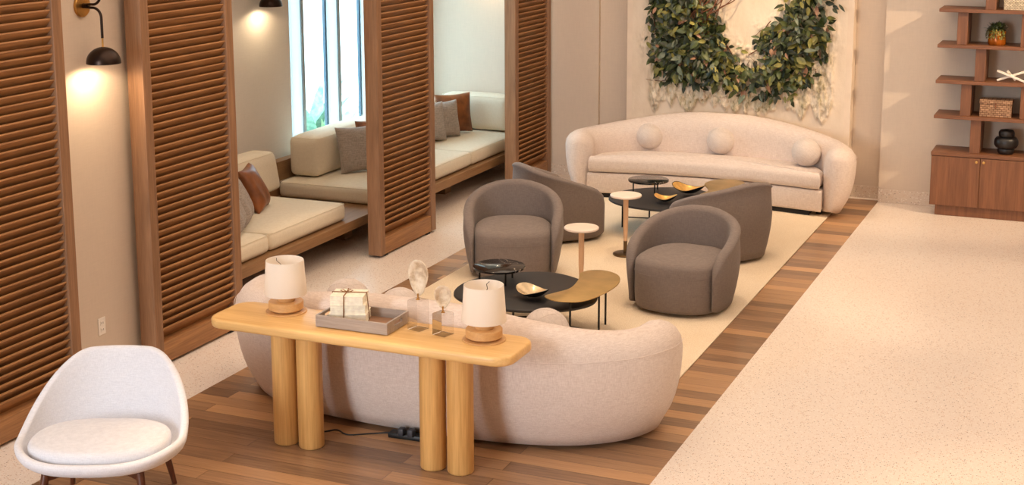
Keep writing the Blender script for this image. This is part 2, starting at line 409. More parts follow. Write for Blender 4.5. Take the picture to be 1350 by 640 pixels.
# ------------------------------------------------------------------ shutters
def shutter(y0, y1, label):
    t = thing('shutter_panel', label, 'shutter', (-5.84, y0, 0), 0, 'louvred walnut shutter panels'); w = y1-y0; Z0, Z1 = .02, 3.0; st = .085
    for a, c in ((0, st), (w-st, w)):
        b = B(); b.box(-.062, .062, a, c, Z0, Z1, .004); b.build('stile', MAT['panel_v'], t, smooth=False)
    for a, c in ((Z0, .165), (Z1-.12, Z1)):
        b = B(); b.box(-.055, .055, st, w-st, a, c, .003); b.build('rail', MAT['panel'], t, smooth=False)
    b = B(); n = int((Z1-.12-.20)/.0515)
    for i in range(n):
        z = .205+.0515*i
        # slat: rounded nose high at the front, blade falling to the back
        prof = [(.046, z+.044), (.050, z+.048), (.048, z+.054), (.040, z+.056), (-.033, z-.036), (-.027, z-.043)]
        b.loft([[(px, yy, pz) for px, pz in prof] for yy in (st-.004, w-st+.004)])
    b.build('louvre_slats', MAT['panel'], t, angle=30)
    for a in (.10, w-.16):
        b = B(); b.box(-.05, .05, a, a+.06, 0, Z0, .003); b.build('foot', MAT['shadow_gap'], t, smooth=False)
    return t
shutter(5.55, 6.77, 'louvred walnut shutter panel at far left behind the white lounge chair')
shutter(7.50, 8.53, 'louvred walnut shutter panel just right of the dome wall sconce and wall outlet')
shutter(10.64, 11.72, 'free-standing louvred walnut shutter panel dividing the bench seating, left of the grey armchairs')
shutter(13.62, 14.62, 'farthest louvred walnut shutter panel, against the back wall left of the far sofa')

# ------------------------------------------------------------------ sofas and armchairs
def swept_shell(path, hfun, th, z0, inset, end=.16, endh=.12, fun_in=None, capscale=.08):
    """padded wall standing on a plan path (list of 2D points); hfun(t) = height; returns B"""
    b = B(); n = len(path); L = [0]
    for a, c in zip(path, path[1:]): L.append(L[-1]+(c-a).length)
    tot = L[-1]; loops = []
    # extra stations near the ends
    sts = sorted(set([x for x in L if end < x < tot-end]+[end*(1-math.cos(PI/2*k/7)) for k in range(1, 8)]+[tot-end*(1-math.cos(PI/2*k/7)) for k in range(1, 8)]))
    def at(s):
        for i in range(n-1):
            if L[i+1] >= s-1e-9:
                f = (s-L[i])/max(1e-9, L[i+1]-L[i]); p = path[i].lerp(path[i+1], f)
                a = path[max(0, i-1)]; c = path[min(n-1, i+2)]
                return p, (c-a).normalized()
        return path[-1], (path[-1]-path[-2]).normalized()
    for s in [0.0]+sts+[tot]:
        p, d = at(s); o = Vector((-d.y, d.x))
        e = min(s, tot-s); k = 1 if e >= end else math.sqrt(max(0, 1-((end-e)/end)**2)); k = max(k, capscale)
        t = s/tot; h = hfun(t)-(1-k)*endh; r = th/2*k
        zb = z0+(1-k)*.05
        pts = []
        m = 9
        for i in range(m):
            q = i/(m-1); z = zb+(h-r-zb)*q; pts.append((r-inset(z-z0, h)*k, z))
        for i in range(1, 8):
            a = PI*i/8; pts.append((r*math.cos(a), h-r+r*math.sin(a)))
        for i in range(m):
            q = 1-i/(m-1); z = zb+(h-r-zb)*q; pts.append((-r, z))
        loops.append([(p.x+o.x*u, p.y+o.y*u, z) for u, z in pts])
    b.loft(loops)
    return b

def sofa(label, loc, rz):
    t = thing('curved_sofa', label, 'sofa', loc, rz, 'pair of curved linen sofas')
    half = [(0, .345), (.35, .335), (.70, .29), (1.0, .19), (1.215, .02), (1.32, -.17), (1.33, -.32), (1.30, -.44)]
    path = spline([Vector((-x, y)) for x, y in reversed(half[1:])]+[Vector(p) for p in half], 6, False)
    def h(tt):
        a = abs(tt-.5)*2; return .83-.16*smooth01((a-.08)/.78)
    ins = lambda z, hh: min(.13, .19*(1-math.sqrt(max(0, 1-max(0, 1-z/.50)**2))))
    path2 = [Vector(p) for p in path]
    b = swept_shell(path2, h, .30, .03, ins, .16, .12)
    back = b.build('backrest', MAT['sofa'], t, angle=180)
    # seam on the outside of the shell
    L = len(path2)
    def inner(off): 
        out = []
        for i, p in enumerate(path2):
            d = (path2[min(L-1, i+1)]-path2[max(0, i-1)]).normalized(); o = Vector((d.y, -d.x)); out.append(p-o*off)
        return out
    sgn = 1
    test = inner(.1); 
    if test[L//2].y > path2[L//2].y: sgn = -1
    sb = B()
    sb.tube([(q.x, q.y, .565) for q in inner(sgn*-.1505)][6:-6], .0022, 6); sb.build('seam', MAT['sofa'], back)
    ii = [q for q in inner(sgn*.135) if q.y > -.40]
    x1 = max(q.x for q in ii if q.y < -.2); x0 = -x1
    front = []
    for k in range(13):
        x = x1*(1-2*k/12); front.append(Vector((x, -.44+.15*(1-(x/x1)**2)**1.2)))
    inn = [q for q in ii]
    if inn[0].x > 0: inn = inn[::-1]            # left -> right over the back
    base = front + inn[1:-1:3]
    area = sum(base[i-1].x*base[i].y-base[i].x*base[i-1].y for i in range(len(base)))
    if area < 0: base = base[::-1]
    b = B(); b.slab(base, .045, .255, .025); b.build('seat_base', MAT['sofa'], t)
    cpoly = [Vector((p.x*.985, p.y-.012 if p.y < -.1 else p.y)) for p in base]
    b = B(); b.slab(cpoly, .262, .425, .055, 5, .03); b.build('seat_cushion', MAT['sofa'], t, angle=60)
    pl = [Vector((p.x*.9, p.y*.9)) for p in base]
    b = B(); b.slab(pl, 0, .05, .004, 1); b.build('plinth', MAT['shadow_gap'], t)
    for x, y in ((-1.15, -.28), (1.15, -.28), (-.6, .1), (.6, .1)):
        b = B(); b.lathe([(.028, 0), (.032, .06)], x, y, 14); b.build('foot', MAT['shadow_gap'], t)
    return t
sofa('curved pale linen sofa against the back wall, beneath the planted wall art', (-3.775, 14.03, .0135), 0)
s0 = [o for o in COL.objects if o.name == 'curved_sofa'][0]
s1 = dup(s0, (-3.735, 7.50, 0), PI, 'curved pale linen sofa seen from behind, directly behind the oak console table')

def ball(x, y, z, r, label):
    t = thing('ball_pillow', label, 'pillow', (x, y, z), random.uniform(0, 3), 'ball pillows on the curved sofas')
    b = B(); pr = []
    for i in range(25):
        a = -PI/2+PI*i/24; pr.append((max(.001, r*math.cos(a)), r*.96*math.sin(a)))
    b.lathe(pr, 0, 0, 40); o = b.build('cover', MAT['ball'], t, angle=180); o.rotation_euler = (.5, .3, 0)
    b = B()
    for k in range(4):
        a = PI/4*k; b.tube([(r*1.002*math.cos(q)*math.cos(a), r*1.002*math.cos(q)*math.sin(a), r*.962*math.sin(q)) for q in [2*PI*j/40 for j in range(41)]], .0016, 5)
    b.build('seams', MAT['ball'], o)
    return t
for x, y, l in ((-4.50, 14.20, 'ball-shaped linen pillow on the left of the far sofa'), (-3.745, 14.22, 'ball-shaped linen pillow in the middle of the far sofa'), (-2.80, 13.90, 'ball-shaped linen pillow by the right arm of the far sofa')):
    ball(x, y, .582, .143, l)
for x, y, l in ((-4.44, 7.72, 'ball pillow peeking over the near sofa behind the tied books'), (-4.03, 7.66, 'ball pillow peeking over the near sofa behind the tall shell ornament'), (-3.03, 7.60, 'ball pillow peeking over the near sofa in front of the brass-topped table')):
    ball(x, y, .582, .143, l)

def armchair(label, loc, rz):
    t = thing('swivel_armchair', label, 'armchair', loc, rz, 'grey barrel armchairs around the coffee tables')
    half = [(0, .365), (.15, .35), (.275, .275), (.35, .14), (.372, -.02), (.36, -.17), (.335, -.29)]
    path = spline([Vector((-x, y)) for x, y in reversed(half[1:])]+[Vector(p) for p in half], 6, False)
    def h(tt):
        a = abs(tt-.5)*2; return .70-.26*max(0, (a-.06)/.94)**1.35
    ins = lambda z, hh: .055*max(0, 1-z/.36)**1.7+.02*max(0, (z-.36)/.3)
    b = swept_shell(path, h, .088, .03, ins, .13, .17); sh = b.build('backrest', MAT['armchair'], t, angle=180)
    pts = [(.0, .315), (.16, .30), (.265, .21), (.318, .06), (.328, -.08), (.318, -.22), (.25, -.335), (.13, -.385), (.0, -.40)]
    poly = spline([Vector(p) for p in pts]+[Vector((-x, y)) for x, y in reversed(pts[1:-1])], 5, True)
    a = sum(poly[i-1].x*poly[i].y-poly[i].x*poly[i-1].y for i in range(len(poly)))
    if a < 0: poly = poly[::-1]
    b = B(); loops = []
    for k, z in ((.96, .03), (.985, .06), (1.0, .14), (1.0, .25), (1.0, .30)): loops.append([(p.x*k, p.y*k, z) for p in poly])
    for q in range(1, 7):
        a = PI/2*q/6; k = 1-.16*(1-math.cos(a)); loops.append([(p.x*k, p.y*k, .345+.062*math.sin(a)) for p in poly])
    for k, dz in ((.7, .012), (.5, .018), (.25, .021), (.05, .022)): loops.append([(p.x*k, p.y*k, .407+dz) for p in poly])
    b.loft(loops); st = b.build('seat', MAT['armchair'], t, angle=75)
    b = B(); b.tube([(p.x*1.001, p.y*1.001, .300) for p in poly+poly[:1]], .0022, 5, False); b.build('seam', MAT['armchair'], st)
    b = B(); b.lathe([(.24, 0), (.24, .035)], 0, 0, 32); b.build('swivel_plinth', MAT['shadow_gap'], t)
    return t
def face(dx, dy): return math.atan2(dx, -dy)     # local front is -Y
A = [('grey barrel armchair facing out behind the black marble disc of the near coffee table', (-4.56, 10.70), (.36, -.93)),
     ('grey barrel armchair nearest the camera on the right, at the rug edge', (-2.97, 10.30), (-.08, -1)),
     ('grey barrel armchair turned away toward the far sofa, left one behind the near chairs', (-4.66, 11.98), (.64, .77)),
     ('grey barrel armchair turned away toward the far sofa, right one beside the wood floor border', (-3.10, 11.85), (-.82, .57))]
for i, (l, p, f) in enumerate(A):
    z = .0135
    if i == 0: a0 = armchair(l, (p[0], p[1], z), face(*f))
    else: dup(a0, (p[0], p[1], z), face(*f), l)

# rug
b = B(); b.slab([(-5.0, 8.0), (-2.52, 8.0), (-2.52, 14.35), (-5.0, 14.35)], .0007, .013, .005, 2)
tag(b.build('rug', MAT['rug']), 'large cream rug under the armchairs and coffee tables, bordered by wood floor', 'rug')

# ------------------------------------------------------------------ coffee tables
def coffee_table(label, ox, oy, rz, kid, leg_k):
    t = thing('coffee_table', label, 'coffee table', (ox, oy, .013), 0, 'nested black and brass coffee tables')
    c, s = math.cos(rz), math.sin(rz)
    rot = lambda p: Vector((p[0]*c-p[1]*s, p[0]*s+p[1]*c))
    big = spline([rot(p) for p in ((-.53, -.09), (-.45, -.34), (-.22, -.49), (.10, -.50), (.38, -.37), (.52, -.14), (.44, .16), (.22, .40), (-.05, .50), (-.30, .38), (-.48, .16))], 6)
    b = B(); b.slab(big, .282, .302, .006); b.build('black_tabletop', MAT['black_top'], t)
    m = rot((-.30, .11)); b = B(); b.lathe([(.001, .405), (.185, .405), (.192, .409), (.192, .421), (.187, .425), (.001, .425)], m.x, m.y, 48); b.build('marble_tabletop', MAT['black_marble'], t)
    k = spline([Vector(p) for p in kid], 6)
    a = sum(k[i-1].x*k[i].y-k[i].x*k[i-1].y for i in range(len(k)))
    if a < 0: k = k[::-1]
    b = B(); b.slab(k, .376, .384, .003); b.build('brass_tabletop', MAT['brass_top'], t)
    legs = [rot(p) for p in ((-.40, -.18), (.02, -.38), (.02, .34))]
    def bar(name, a, c, r):
        b = B(); b.tube([a, c], r, 8); b.build(name, MAT['black_metal'], t)
    for q in legs: bar('leg', (q.x, q.y, 0), (q.x, q.y, .283), .008)
    for q in [m+Vector((-.13, -.06)), m+Vector((.09, -.09)), m+Vector((.05, .13))]: bar('leg', (q.x, q.y, .3 if (q-legs[0]).length < 0 else .30), (q.x, q.y, .406), .007)
    for q in leg_k: bar('leg', (q[0], q[1], 0), (q[0], q[1], .377), .008)
    ring = [Vector((q[0], q[1])) for q in (legs[0], legs[1], leg_k[0], leg_k[1], legs[2])]
    b = B()
    for q in ring: b.tube([(q.x, q.y, .10), (0, 0, .10)], .006, 6)
    b.tube([(leg_k[0][0], leg_k[0][1], .10), (leg_k[1][0], leg_k[1][1], .10)], .006, 6)
    b.build('stretcher', MAT['black_metal'], t)
    return t
o = Vector((-3.80, 9.24))
kid1 = [(x+3.80, y-9.24) for x, y in ((-3.55, 8.87), (-3.44, 8.80), (-3.28, 8.85), (-3.20, 9.06), (-3.18, 9.35), (-3.26, 9.58), (-3.42, 9.66), (-3.53, 9.55), (-3.48, 9.34), (-3.46, 9.12), (-3.52, 8.97))]
coffee_table('black coffee table with marble disc and kidney-shaped brass top, beside the near sofa', -3.80, 9.24, 0, kid1, [(.45, -.40), (.58, -.18), (.45, .33)])
kid2 = [(.23, .36), (.26, .56), (.38, .66), (.54, .60), (.60, .40), (.56, .10), (.44, -.12), (.32, -.12), (.34, .10)]
coffee_table('black coffee table with raised round top and brass top, beside the far sofa', -3.78, 12.56, -.25, kid2, [(.48, -.02), (.50, .50), (.34, .54)])

def bowl(label, loc, rz, w, d, mats, h=.05):
    """leaf-like dish with rising ends"""
    t = thing('decorative_bowl', label, 'bowl', loc, rz, 'gold-lined bowls on the coffee tables')
    N, R = 36, 7
    def P(r, a, dz):
        x = w/2*r*math.cos(a)*(1+.10*math.cos(3*a+.6)); y = d/2*r*math.sin(a)
        z = .006+h*r**2.0*(.72+.28*math.cos(2*a))
        return (x, y, max(z, .004)+dz)
    for nm, dz, mt in (('shell', 0, mats[1]), ('lining', .0042, mats[0])):
        b = B(); c0 = b.bm.verts.new(P(0, 0, dz)); rows = []
        for i in range(1, R+1):
            r = i/R*(.975 if dz else 1); rows.append([b.bm.verts.new(P(r, 2*PI*j/N, dz)) for j in range(N)])
        if not dz: rows.append([b.bm.verts.new(P(1, 2*PI*j/N, .004)) for j in range(N)]); rows.append([b.bm.verts.new(P(.97, 2*PI*j/N, .0038)) for j in range(N)])
        for j in range(N): b.face((c0, rows[0][j], rows[0][(j+1) % N]))
        for p, q in zip(rows, rows[1:]):
            for j in range(N): b.face((p[j], q[j], q[(j+1) % N], p[(j+1) % N]))
        b.build(nm, mt, t, angle=180)
MAT['dish'] = plain('pearl_bronze_dish', rgb(206, 184, 148), .25, .45, .5, .3, 10)
bowl('bronze wavy dish on the near black coffee table', (-3.71, 9.06, .319), -.45, .27, .21, (MAT['dish'], MAT['black_plastic']), .075)
bowl('larger gold-lined black bowl on the far coffee table', (-3.66, 12.78, .319), -.2, .32, .24, (MAT['gold'], MAT['black_plastic']), .095)
bowl('smaller gold-lined black bowl on the far coffee table', (-3.76, 12.36, .319), .1, .21, .18, (MAT['gold'], MAT['black_plastic']), .07)

def side_table(label, x, y, first=[None]):
    if first[0]: return dup(first[0], (x, y, .013), .4, label)
    t = thing('side_table', label, 'side table', (x, y, .013), 0, 'small pedestal drink tables'); first[0] = t
    b = B(); b.lathe([(.001, 0), (.104, 0), (.107, .004), (.107, .014), (.102, .018), (.001, .018)]); b.build('base', MAT['brass_dark'], t)
    b = B(); b.lathe([(.017, .017), (.017, .125)], seg=20); b.build('sleeve', MAT['brass_dark'], t)
    b = B(); b.lathe([(.015, .124), (.021, .24), (.023, .52)], seg=20); b.build('stem', MAT['stem'], t)
    b = B(); b.lathe([(.001, .518), (.13, .518), (.136, .523), (.136, .533), (.131, .538), (.001, .538)], seg=48); b.build('tabletop', MAT['white_marble'], t)
    return t
side_table('slim pedestal drink table between the two rear armchairs, brass base showing', -3.86, 11.53)
side_table('slim pedestal drink table beside the left grey armchair, its foot behind the brass top', -3.80, 10.27)

# ------------------------------------------------------------------ console table and what stands on it
CZ = .75
t = thing('console_table', 'long honey oak console table on round column legs behind the near sofa', 'console table', (-3.86, 6.79, 0))
def rrect(x0, x1, y0, y1, r, n=8):
    out = []
    for cx, cy, a0 in ((x1-r, y1-r, 0), (x0+r, y1-r, 90), (x0+r, y0+r, 180), (x1-r, y0+r, 270)):
        for k in range(n+1):
            a = math.radians(a0+90*k/n); out.append((cx+r*math.cos(a), cy+r*math.sin(a)))
    return out
b = B(); b.slab(rrect(-4.735+3.86, -2.84+3.86, -.205, .205, .11), .695, .75, .016); b.build('tabletop', MAT['oak'], t)
for x in (-4.32, -4.155, -3.372, -3.205):
    b = B(); b.lathe([(.066, 0), (.072, .006), (.074, .012), (.074, .70)], x+3.86, -.02, 40); b.build('leg', MAT['oak_v'], t)

def table_lamp(label, x, y, rz, first=[None]):
    if first[0]: return dup(first[0], (x, y, CZ), rz, label)
    t = thing('table_lamp', label, 'lamp', (x, y, CZ), rz, 'pair of table lamps on the console'); first[0] = t
    b = B(); b.lathe([(.001, 0), (.118, 0), (.120, .003), (.118, .007), (.001, .008)], seg=48); b.build('saucer', MAT['oak_lamp'], t)
    b = B(); b.lathe([(.001, .008), (.080, .008), (.088, .014), (.101, .022), (.101, .062), (.097, .066), (.001, .066)], seg=48); b.build('base', MAT['oak_lamp'], t)
    b = B(); b.lathe([(.05, .066), (.054, .072), (.054, .104), (.05, .108)], seg=32); b.build('neck', MAT['oak_lamp'], t)
    b = B(); b.lathe([(.010, .09), (.010, .19)], seg=12); b.build('socket', MAT['brass'], t)
    b = B(); b.lathe([(.001, .17), (.015, .18), (.028, .215), (.032, .240), (.022, .266), (.001, .276)], seg=24); b.build('bulb', MAT['bulb_off'], t)
    b = B(); b.lathe([(.122, .108), (.1225, .110), (.109, .309), (.108, .309), (.121, .110), (.120, .108)], seg=64, cap0=False, cap1=False)
    sh = b.build('lamp_shade', MAT['shade'], t, angle=50)
    b = B()
    for k in range(3):
        a = 2*PI*k/3+.5
        b.tube([(.107*math.cos(a), .107*math.sin(a), .297), (.085*math.cos(a+.12), .085*math.sin(a+.12), .288), (.06*math.cos(a-.05), .06*math.sin(a-.05), .27), (.036*math.cos(a), .036*math.sin(a), .258), (.034*math.cos(a), .034*math.sin(a), .22), (.011*math.cos(a), .011*math.sin(a), .185)], .0018, 6)
    b.build('shade_spider', MAT['black_metal'], sh)
    return t
table_lamp('drum-shade oak table lamp at the left end of the console', -4.37, 6.885, 0)
table_lamp('drum-shade oak table lamp at the right end of the console', -3.095, 6.85, 1.2)
for x, y in ((-4.37, 6.885), (-3.095, 6.85)):
    light('table_lamp_bulb', 'POINT', (x, y, CZ+.225), None, 9.0, (1, .86, .68), shadow_soft_size=.03)

# tray
t = thing('serving_tray', 'grey washed wooden tray holding tied books on the console', 'tray', (-3.835, 6.83, CZ), .01)
x0, x1, y0, y1 = -.225, .225, -.135, .135
b = B(); b.box(x0+.004, x1-.004, y0+.004, y1-.004, .006, .016); b.build('tray_floor', MAT['walnut_leg'] if False else plain('brown_tray_floor', rgb(150, 112, 84), .55), t, smooth=False)
for ya, yb in ((y0, y0+.012), (y1-.012, y1)):
    b = B(); b.box(x0, x1, ya, yb, .004, .07, .002); b.build('side_wall', MAT['tray'], t, smooth=False)
for xa, xb in ((x0, x0+.012), (x1-.012, x1)):
    b = B()
    b.box(xa, xb, y0+.012, y1-.012, .004, .032); b.box(xa, xb, y0+.012, y1-.012, .055, .07)
    b.box(xa, xb, y0+.012, -.05, .032, .055); b.box(xa, xb, .05, y1-.012, .032, .055)
    b.build('handle_wall', MAT['tray'], t, smooth=False)
for x in (x0+.03, x1-.03):
    for y in (y0+.03, y1-.03):
        b = B(); b.box(x-.012, x+.012, y-.012, y+.012, 0, .007); b.build('foot', MAT['tray'], t, smooth=False)
# books tied with twine
t = thing('book_bundle', 'three bare paper books tied together with twine in the tray', 'books', (-3.925, 6.845, CZ+.0165), .33)
z = 0
for i, (w, d, h, a) in enumerate(((.215, .165, .052, 0), (.20, .158, .054, .05), (.19, .155, .050, -.04))):
    R = Matrix.Rotation(a, 4, 'Z')
    b = B()
    b.box(-w/2, w/2, -d/2, d/2, z, z+.003, .001, 1, R); b.box(-w/2, w/2, -d/2, d/2, z+h-.003, z+h, .001, 1, R)
    for k in range(9):
        q = z+.003+(h-.006)*k/9; e = random.uniform(.001, .006); b.box(-w/2+.001, w/2-e, -d/2+e, d/2-e, q, q+(h-.006)/9*.96, 0, 2, R)
    b.build('book', MAT['paper'], t, smooth=False); z += h
b = B(); q = .003
b.tube([(-.02, -.086, 0), (-.02, -.083, z*.5), (-.018, -.079, z+q), (-.015, 0, z+q), (-.018, .079, z+q), (-.02, .084, z*.4), (-.02, .086, 0)], .0028, 6)
b.tube([(-.110, .01, 0), (-.105, .01, z*.5), (-.098, .008, z+q), (0, .0, z+q+.002), (.098, .005, z+q), (.105, .008, z*.5), (.110, .01, 0)], .0028, 6)
for sx, sy in ((1, 1), (-1, .6)):
    b.tube([(-.015, 0, z+q+.003), (-.015+.02*sx, .014*sy, z+.016), (-.015+.036*sx, .004*sy, z+.013), (-.015+.02*sx, -.008*sy, z+.009), (-.015, 0, z+q+.004)], .0024, 6)
b.build('twine', MAT['twine'], t)

def shell_ornament(label, x, y, bw, bh, sw, sh, tilt):
    t = thing('shell_ornament', label, 'ornament', (x, y, CZ), -.25)
    b = B(); b.box(-bw/2, bw/2, -bw/2, bw/2, 0, bh, .003, 2); b.build('crystal_block', MAT['crystal'], t, smooth=False)
    b = B(); b.lathe([(.011, bh), (.011, bh+.005), (.004, bh+.007), (.004, bh+.035)], seg=16); b.build('pin', MAT['brass'], t)
    N, R = 40, 9; b = B(); rows = []
    def P(r, a, back):
        x = sw/2*r*math.cos(a)*(1+.03*math.sin(3*a)); zz = math.sin(a)
        z = sh/2*r*zz; x *= (1+.24*zz*r)*.95
        y = (-.035*(1-r**2) if not back else -.035*(1-r**2)-.006)*-1
        y += .002*math.sin(14*r)
        return (x, y, z+bh+.022+sh/2)
    for back in (0, 1):
        c0 = b.bm.verts.new(P(0, 0, back)); rw = [[b.bm.verts.new(P((i+1)/R, 2*PI*j/N, back)) for j in range(N)] for i in range(R)]
        for j in range(N): b.face((c0, rw[0][j], rw[0][(j+1) % N]))
        for p, q in zip(rw, rw[1:]):
            for j in range(N): b.face((p[j], q[j], q[(j+1) % N], p[(j+1) % N]))
        rows.append(rw[-1])
    for j in range(N): b.face((rows[0][j], rows[1][j], rows[1][(j+1) % N], rows[0][(j+1) % N]))
    o = b.build('shell', MAT['shell'], t, angle=180); o.rotation_euler = (0, 0, tilt)
    return t
shell_ornament('taller shell ornament on a clear crystal block beside the tray', -3.51, 6.88, .085, .17, .135, .205, .1)
shell_ornament('shorter shell ornament on a clear crystal cube beside the right lamp', -3.34, 6.845, .085, .125, .098, .13, .45)

# power strip, plugs and cable under the near sofa
t = thing('power_strip', 'black power strip with two plugs on the floor under the near sofa', 'power strip', (-3.66, 7.09, .0005), .05)
b = B(); b.box(-.15, .10, -.035, .035, 0, .032, .008); b.build('housing', MAT['black_plastic'], t)
for x in (-.06, .0):
    b = B(); b.box(x-.018, x+.018, -.055, -.005, .026, .072, .008); b.build('plug', MAT['charcoal_plastic'], t)
b = B(); b.tube(spline([Vector(p) for p in ((-3.82, 7.10, .012), (-3.92, 7.06, .005), (-4.04, 6.99, .005), (-4.14, 7.03, .005), (-4.22, 6.97, .005), (-4.36, 7.06, .005))], 8, False), .0045, 8)
tag(b.build('power_cable', MAT['black_plastic']), 'thin black cable snaking out from under the near sofa', 'cable')

# ------------------------------------------------------------------ white lounge chair
def lounge():
    t = thing('lounge_chair', 'wide white upholstered lounge chair with walnut legs, front left of the room', 'lounge chair', (-4.69, 5.62, 0), face(.40, -.92))
    N, R = 84, 18
    def rim(a):            # a = angle from the back (+y); returns rim point and rise
        d = abs(((a+PI) % (2*PI))-PI)            # 0 back .. pi front
        k = 1-smooth01((d-.42)/1.35)
        h = .40+.325*k
        if d > 1.9: h -= .022*smooth01((d-1.9)/.8)
        rx = .392-.045*k; ry = .375 if d < PI/2 else .345
        n = 2.35
        sx, cy = math.sin(a), math.cos(a)
        rr = (abs(sx)**n+abs(cy)**n)**(-1/n)
        return Vector((rx*sx*rr, ry*cy*rr, h)), k
    def inner(r, a):
        p, k = rim(a); z0 = .335; pan = .80+.08*k
        if r <= .60: q = r/.60; return Vector((p.x*pan*q, p.y*pan*q, z0+.012*q*q))
        q = (r-.60)/.40; ex = pan+(1-pan)*math.sin(q*PI/2)**.9
        return Vector((p.x*ex, p.y*ex+(.05*k*q*q if p.y > 0 else 0), z0+.012+(p.z-z0-.012)*(q**1.45)))
    th = .042
    def prof(a):
        I = [inner((i+1)/R, a) for i in range(R)]
        rad = Vector((math.sin(a), math.cos(a), 0)); nr = []
        for i in range(R):
            d = (I[min(R-1, i+1)]-I[max(0, i-1)]); u = d.dot(rad); w = d.z; q = Vector((u, w)).normalized(); nr.append(rad*q.y-Vector((0, 0, 1))*q.x)
        out = list(I); c = I[-1]+nr[-1]*th/2; tdir = (I[-1]-I[-2]).normalized()
        for m in range(1, 7):
            t = PI*m/7; out.append(c-nr[-1]*(th/2)*math.cos(t)+tdir*(th/2)*math.sin(t))
        out += [I[i]+nr[i]*th for i in range(R-1, -1, -1)]
        return out
    b = B(); P = [prof(2*PI*j/N) for j in range(N)]; L = len(P[0])
    rows = [[b.bm.verts.new(P[j][i]) for j in range(N)] for i in range(L)]
    c0 = b.bm.verts.new((0, 0, .335)); c1 = b.bm.verts.new((0, 0, .335-th))
    for j in range(N):
        b.face((c0, rows[0][j], rows[0][(j+1) % N])); b.face((c1, rows[-1][(j+1) % N], rows[-1][j]))
    for p, q in zip(rows, rows[1:]):
        for j in range(N): b.face((p[j], q[j], q[(j+1) % N], p[(j+1) % N]))
    o = b.build('upholstered_shell', MAT['chair_white'], t, angle=180)
    # seat cushion
    pts = [(0, .20), (.19, .18), (.315, .09), (.355, -.06), (.32, -.20), (.18, -.29), (0, -.318)]
    poly = spline([Vector(p) for p in pts]+[Vector((-x, y)) for x, y in reversed(pts[1:-1])], 5, True)[::-1]
    b = B(); b.slab(poly, .352, .432, .036, 5, .020); c = b.build('seat_cushion', MAT['chair_white'], t, angle=75)
    for x, y in ((-.23, -.21), (.23, -.21), (-.23, .23), (.23, .23)):
        b = B(); b.tube([(x, y, .335), (x*1.10, y*1.2, .17), (x*1.2, y*1.4, 0)], [.022, .019, .013], 14); b.build('leg', MAT['walnut_leg'], t)
    for sx in (-1, 1):
        b = B(); mm = Matrix.Rotation(math.atan2(.44*1, .46*sx), 4, 'Z'); b.box(-.325, .325, -.014, .014, .255 if sx > 0 else .2555, .30, .004, 2, mm); b.build('cross_rail', MAT['walnut_leg'], t, smooth=False)
lounge()

# ------------------------------------------------------------------ built-in bench
FX = -6.06
t = thing('built_in_bench', 'long oak platform bench running under the window behind the shutters', 'bench', (-6.6, 8.36, 0))
b = B(); b.box(-7.2+6.6, FX+6.6, 0, 6.28, .225, .31, .004); b.build('platform', MAT['bench_wood'], t, smooth=False)
b = B(); b.box(-7.3+6.6, -7.2+6.6, 0, 6.28, .0, .63, .004); b.build('back_panel', MAT['bench_wood'], t, smooth=False)
for y in (8.9, 11.1, 13.2):
    b = B(); b.box(-6.55+6.6, -6.40+6.6, y-8.36, y-8.36+.15, 0, .225, .004); b.build('leg', MAT['bench_wood'], t, smooth=False)
    b = B(); b.box(-7.0+6.6, -6.85+6.6, y-8.36, y-8.36+.15, 0, .225, .004); b.build('leg', MAT['bench_wood'], t, smooth=False)

def soft_box(name, label, cat, x0, x1, y0, y1, z0, z1, r=.05, lean=0, group=None, axis='x', puff=.02):
    """upholstered block with generous rounded edges and slightly swollen faces"""
    b = B(); b.box(-1, 1, -1, 1, -1, 1)
    bmesh.ops.subdivide_edges(b.bm, edges=b.bm.edges[:], cuts=11, use_grid_fill=True)
    hx, hy, hz = (x1-x0)/2, (y1-y0)/2, (z1-z0)/2
    def edge(u, h):       # move grid lines towards the borders
        return math.copysign(h*(1-(1-abs(u))**1.7 if abs(u) < 1 else 1), u)
    for v in b.bm.verts:
        q = Vector((edge(v.co.x, hx), edge(v.co.y, hy), edge(v.co.z, hz)))
        c = Vector((max(-hx+r, min(hx-r, q.x)), max(-hy+r, min(hy-r, q.y)), max(-hz+r, min(hz-r, q.z))))
        d = q-c
        if d.length > 1e-6: q = c+d.normalized()*r if d.length >= r*.999 or True and max(abs(d.x), abs(d.y), abs(d.z)) >= r*.999 else q
        u = Vector((q.x/hx, q.y/hy, q.z/hz))
        sw = lambda a, c: (1-min(1, a*a))*(1-min(1, c*c))
        q.x += math.copysign(puff*.5*sw(u.y, u.z), q.x) if abs(u.x) > .98 else 0
        q.y += math.copysign(puff*.5*sw(u.x, u.z), q.y) if abs(u.y) > .98 else 0
        if u.z > .98: q.z += puff*sw(u.x, u.y)
        if lean:
            k = (q.z+hz)/(2*hz)
            if axis == 'x': q.x -= lean*k
            else: q.y += lean*k
        v.co = q
    o = b.build(name, MAT['bench'], None, angle=180, origin=None)
    o.location = ((x0+x1)/2, (y0+y1)/2, (z0+z1)/2)
    # seam piping round the top edge
    tag(o, label, cat, group)
    p = B(); k = .5
    zt = hz-r*.12
    ln = lean*1.0
    p.tube([(x-(ln if axis == 'x' else 0), y+(ln if axis == 'y' else 0), zt-.004) for x, y in rrect(-hx+.004, hx-.004, -hy+.004, hy-.004, r)+[(hx-.004, hy-r)]], .0025, 5, False)
    p.build('piping', MAT['bench'], o)
    return o
G = 'linen seat cushions on the window bench'
